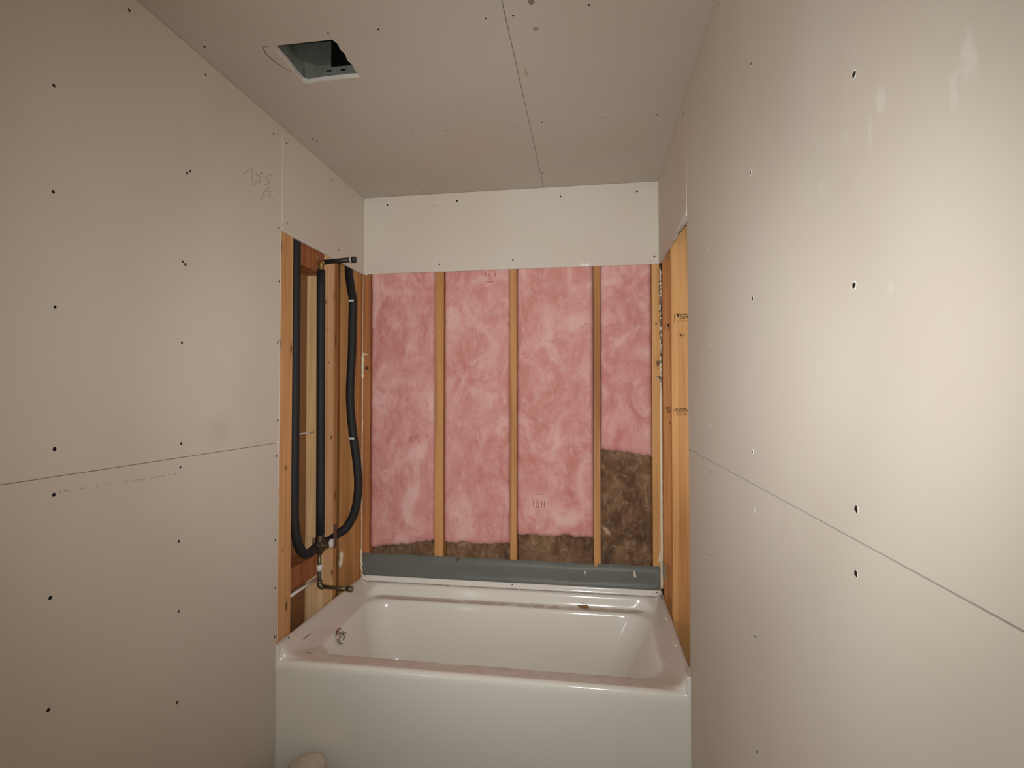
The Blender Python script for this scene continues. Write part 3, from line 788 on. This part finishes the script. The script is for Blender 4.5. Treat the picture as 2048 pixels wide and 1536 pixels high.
ribbon(bm, [(p.x, p.y, TUB_BVH.ray_cast(Vector((p.x, p.y, 1.0)), Vector((0, 0, -1)))[0].z + 0.0006) for p in digit], (0, 0, 1), 0.0026)
obj('marker_digit', bm, M_SCREW, tub)['label'] = 'black handwritten 3'
# overflow plate on the drain-end wall
ov = Vector((0.1155, 0.322, 0.362)); nv = Vector((0.97, 0, 0.24)).normalized()
t1 = Vector((0, 1, 0)); t2 = nv.cross(t1)
def disc(bm, prof, N=28):
    prev = None
    for rr, hh in prof:
        cur = [bm.verts.new(ov + nv * hh + (t1 * math.cos(a) + t2 * math.sin(a)) * rr) for a in [2 * math.pi * i / N for i in range(N)]]
        if prev:
            for i in range(N): bm.faces.new((prev[i], prev[(i + 1) % N], cur[(i + 1) % N], cur[i])).smooth = True
        prev = cur
    bm.faces.new(prev)
bm = bmesh.new(); disc(bm, [(0.034, -0.004), (0.034, 0.004), (0.031, 0.008), (0.024, 0.010), (0.020, 0.006), (0.008, 0.005)])
op = obj('overflow_plate', bm, M_CHROME, tub)
bm = bmesh.new()
add_tube(bm, [ov + nv * 0.006 + t2 * 0.010, ov + nv * 0.022 + t2 * 0.010, ov + nv * 0.030 + t2 * 0.006], [0.004, 0.004, 0.006], 8)
obj('trip_lever', bm, M_CHROME, op)
for s in (-1, 1):
    o = bpy.data.objects.new('screw', SCREW); link(o, op, ov + nv * 0.0065 + t1 * 0.013 * s); o.rotation_euler = (0, 1.33, 0)
for (x, y, z) in ((0.0205, 0.062, 0.4565),):
    o = bpy.data.objects.new('screw', SCREW); link(o, tub, (x, y, z)); o.rotation_euler = (0, 0.6, 0)
for (x, z) in ((0.03, 0.466), (0.798, 0.4645), (1.494, 0.4635)):
    o = bpy.data.objects.new('screw', SCREW); link(o, tub, (x, 0.7915, z)); o.rotation_euler = (1.25, 0, 0); o.scale = (0.8, 0.8, 1)
for (x, y, z) in ((1.498, 0.50, 0.452), (1.500, 0.24, 0.454)):
    bm = bmesh.new(); bmesh.ops.create_icosphere(bm, subdivisions=2, radius=0.005, matrix=Matrix.Translation((x, y, z)))
    obj('caulk_dab', bm, M_CAULK, tub, smooth=True)

# ------------------------------------------------------------------ plumbing in the left wall
pl = empty('shower_plumbing', (0.01, 0.34, 0.55), 'shower and tub rough-in pipes with black foam sleeves in the left wall', 'plumbing')
tube('riser_pipe', [(0.007, 0.334, 1.955), (0.009, 0.334, 1.6), (0.011, 0.334, 1.2), (0.012, 0.335, 0.79)], 0.0185, M_FOAM, pl, 16, 4)
tube('supply_pipe', [(-0.021, 0.166, 2.12), (-0.019, 0.166, 1.8), (-0.018, 0.164, 1.4), (-0.018, 0.164, 1.0), (-0.017, 0.168, 0.87), (-0.010, 0.192, 0.775), (0.000, 0.240, 0.731), (0.006, 0.318, 0.742)], 0.0195, M_FOAM, pl, 16, 6)
sc_ = tube('supply_pipe', [(-0.026, 0.700, 2.12), (-0.025, 0.695, 2.06), (-0.010, 0.672, 1.99), (0.018, 0.635, 1.91), (0.032, 0.620, 1.862), (0.029, 0.622, 1.74), (0.027, 0.622, 1.60), (0.019, 0.622, 1.43), (0.024, 0.622, 1.31), (0.039, 0.621, 1.19), (0.055, 0.622, 1.08), (0.064, 0.622, 0.985), (0.060, 0.622, 0.90), (0.042, 0.620, 0.82), (0.008, 0.610, 0.757), (-0.022, 0.582, 0.734), (-0.029, 0.54, 0.729), (-0.029, 0.46, 0.729), (-0.024, 0.405, 0.732), (0.004, 0.355, 0.742)], 0.0205, M_FOAM, pl, 16, 6)
for c_ in ((0.0320, 0.6000, 1.862), (0.0390, 0.6005, 1.192)):
    bm = bmesh.new(); add_box(bm, c_[0] - 0.012, c_[0] + 0.012, c_[1] - 0.0035, c_[1], c_[2] - 0.0045, c_[2] + 0.0045, 0.001)
    obj('sleeve_tie', bm, M_WPLAST, sc_)
# valve body
bm = bmesh.new()
add_tube(bm, [(0.012, 0.334, 0.800), (0.012, 0.334, 0.785), (0.012, 0.334, 0.765), (0.012, 0.334, 0.725), (0.010, 0.334, 0.705)], [0.012, 0.018, 0.022, 0.021, 0.011], 14)
add_tube(bm, [(0.008, 0.300, 0.742), (0.010, 0.320, 0.744), (0.010, 0.350, 0.744), (0.004, 0.378, 0.739)], [0.015, 0.019, 0.019, 0.014], 14)
add_tube(bm, [(0.012, 0.334, 0.744), (0.034, 0.332, 0.744), (0.036, 0.332, 0.744), (0.050, 0.331, 0.744)], [0.018, 0.017, 0.011, 0.010], 14)
obj('valve_body', bm, M_VALVE, pl)
tube('drop_pipe', [(0.010, 0.334, 0.715), (0.010, 0.334, 0.66), (0.010, 0.334, 0.60), (0.011, 0.334, 0.577)], 0.0082, M_COPPER, pl, 12)
tube('coupling', [(0.010, 0.334, 0.660), (0.010, 0.334, 0.632)], 0.0125, M_WPLAST, pl, 12)
bm = bmesh.new()
add_tube(bm, catmull([(0.011, 0.334, 0.590), (0.012, 0.334, 0.575), (0.018, 0.334, 0.566), (0.030, 0.334, 0.564)], 4), 0.0125, 12)
obj('elbow', bm, M_COPPER, pl)
tube('spout_pipe', [(0.026, 0.334, 0.564), (0.10, 0.334, 0.5625), (0.145, 0.334, 0.561)], 0.0085, M_COPPER, pl, 12)
tube('spout_end', [(0.138, 0.334, 0.5613), (0.164, 0.334, 0.5605)], 0.0118, M_COPPER, pl, 14)
bm = bmesh.new()
add_tube(bm, catmull([(0.008, 0.334, 1.948), (0.008, 0.334, 1.972), (0.012, 0.334, 1.986), (0.026, 0.334, 1.990)], 4), 0.0125, 12)
add_tube(bm, [(-0.002, 0.352, 1.988), (0.006, 0.345, 1.988), (0.012, 0.338, 1.988)], [0.010, 0.012, 0.008], 10)
dr = obj('drop_ear_elbow', bm, M_BRASS, pl)
for (y, z) in ((0.318, 2.008), (0.318, 1.966)):
    o = bpy.data.objects.new('screw', SCREW); link(o, dr, (-0.0035, y, z)); o.rotation_euler = ROT['+x']
tube('shower_arm_pipe', [(0.022, 0.334, 1.990), (0.09, 0.334, 1.9935), (0.146, 0.334, 1.996)], 0.0108, M_BLACK, pl, 14)
tube('thread_tape', [(0.144, 0.334, 1.996), (0.149, 0.334, 1.996)], 0.0118, M_WPLAST, pl, 14)
bm = bmesh.new(); add_tube(bm, [(0.148, 0.334, 1.996), (0.150, 0.334, 1.996), (0.168, 0.334, 1.996), (0.171, 0.334, 1.996)], [0.0115, 0.0135, 0.0135, 0.010], 8)
obj('pipe_cap', bm, M_BLACK, pl)

np_ = box('nail_plate', -0.0045, -0.0028, 0.4985, 0.5310, 0.684, 0.795, M_PLATE, None, 0.0005)
tag(np_, 'purplish steel nail plate over the notch of the left wall stud', 'plate')
bm = bmesh.new(); add_box(bm, -0.008, 0.004, 0.464, 0.4855, 0.700, 0.735, 0.002); add_box(bm, -0.008, 0.001, 0.458, 0.465, 0.706, 0.728, 0.001)
tag(obj('pipe_clip', bm, M_WPLAST), 'small white plastic clip in the stud notch beside the valve', 'clip')
tag(tube('cable', [(-0.018, 0.113, 0.588), (-0.020, 0.25, 0.586), (-0.020, 0.389, 0.583)], 0.0065, M_WPLAST, None, 10), 'white cable running under the lower blocking in the left wall', 'cable')
tag(tube('metal_rod', [(-0.0885, 0.2, 1.2335), (-0.052, 0.236, 1.2337), (-0.05, 0.332, 1.234), (-0.05, 0.3895, 1.2345)], 0.0032, M_WPLAST, None, 8), 'thin white rod crossing the dark bay behind the left stud', 'rod')
bm = bmesh.new()
add_tube(bm, [(-0.0865, 0.765, 0.590), (-0.084, 0.760, 0.575), (-0.082, 0.757, 0.555), (-0.084, 0.752, 0.53), (-0.0865, 0.746, 0.505)], [0.003, 0.012, 0.009, 0.012, 0.003], 8)
for v in bm.verts: v.co += Vector((0.014, -0.034, 0.02))
tag(obj('foam_blob', bm, M_CAULK, smooth=True), 'cream foam blob stuck on the corner stud behind the tub spout pipe', 'foam')

# ------------------------------------------------------------------ fan housing above the ceiling hole
fh = empty('fan_housing', (0.35, -0.37, 2.45), 'galvanised fan housing seen up through the ceiling cutout', 'fan')
z0, z1 = 2.4512, 2.66
box('back_plate', 0.235, 0.46, -0.262, -0.260, z0, z1, M_GALV, fh)
box('side_plate', 0.243, 0.245, -0.49, -0.262, z0, z1, M_GALV, fh)
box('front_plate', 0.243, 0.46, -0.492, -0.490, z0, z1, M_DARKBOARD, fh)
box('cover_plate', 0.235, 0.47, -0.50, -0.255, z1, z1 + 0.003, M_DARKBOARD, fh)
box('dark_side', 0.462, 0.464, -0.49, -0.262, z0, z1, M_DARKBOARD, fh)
box('void_shade_plate', 0.343, 0.455, -0.2735, -0.2705, z0 + 0.032, z1 - 0.001, M_SCREW, fh)  # solid near-black plate, stands in for the shade of the void beside the duct
bm = bmesh.new(); N = 40; pa = []
for i in range(N + 1):
    a = math.radians(90 + 105 * i / N)
    x = 0.342 + 0.088 * math.cos(a); y = -0.356 + 0.082 * math.sin(a)
    pa.append((bm.verts.new((x, y, z0 + 0.036)), bm.verts.new((x, y, z1))))
for A, B in zip(pa, pa[1:]): bm.faces.new((A[0], B[0], B[1], A[1]))
bmesh.ops.solidify(bm, geom=bm.faces[:], thickness=0.001)
obj('duct_collar', bm, M_GALV, fh)
bm = bmesh.new()
add_box(bm, 0.247, 0.445, -0.268, -0.2625, z0 + 0.001, z0 + 0.030, 0.0008)
fl_ = obj('mounting_flange', bm, M_GALV, fh)
for x in (0.325, 0.375): box('slot', x, x + 0.018, -0.2690, -0.2681, z0 + 0.018, z0 + 0.0235, M_SCREW, fl_)
bm = bmesh.new(); bmesh.ops.create_icosphere(bm, subdivisions=2, radius=0.003, matrix=Matrix.Translation((0.306, -0.269, z0 + 0.009)))
obj('rivet', bm, M_CHROME, fl_, smooth=True)

# ------------------------------------------------------------------ small loose things
bm = bmesh.new()
for i in range(16):
    a = random.uniform(0, 6.28); r = random.uniform(0, 0.014)
    p = Vector((1.150 + r * 2.0 * math.cos(a), 0.738 + 0.5 * r * math.sin(a), 0.3905))
    q = p + Vector((random.uniform(-.016, .016), random.uniform(-.006, .006), random.uniform(0.005, 0.018)))
    add_tube(bm, [p, (p + q) / 2 + Vector((0, 0, 0.003)), q], [0.0035, 0.004, 0.0012], 6)
add_tube(bm, [(1.146, 0.738, 0.392), (1.146, 0.737, 0.410), (1.145, 0.736, 0.424)], [0.002, 0.0012, 0.0004], 6)
add_tube(bm, [(1.142, 0.738, 0.392), (1.140, 0.737, 0.405), (1.139, 0.736, 0.413)], [0.002, 0.0012, 0.0004], 6)
tag(obj('insulation_scrap', bm, M_SCRAP), 'small brown tuft of debris lying on the back tub ledge', 'debris')

bm = bmesh.new()
bmesh.ops.create_icosphere(bm, subdivisions=5, radius=1.0)
for v in bm.verts:
    p = v.co.copy()
    d = 1 + 0.05 * noise.noise(p * 1.8) + 0.02 * noise.noise(p * 5)
    x, y, z = p.x * 0.073 * d, p.y * 0.055 * d, p.z
    z = (0.068 * math.copysign(abs(z) ** 0.7, z)) * d + 0.22 * x * (1 if z > 0 else 0)
    v.co = Vector((0.188 + x, -0.105 + y, max(0.0, 0.062 + z)))
tag(obj('rag', bm, M_RAG, smooth=True), 'rounded off-white bundle on the floor against the tub apron, cut by the frame', 'rag')
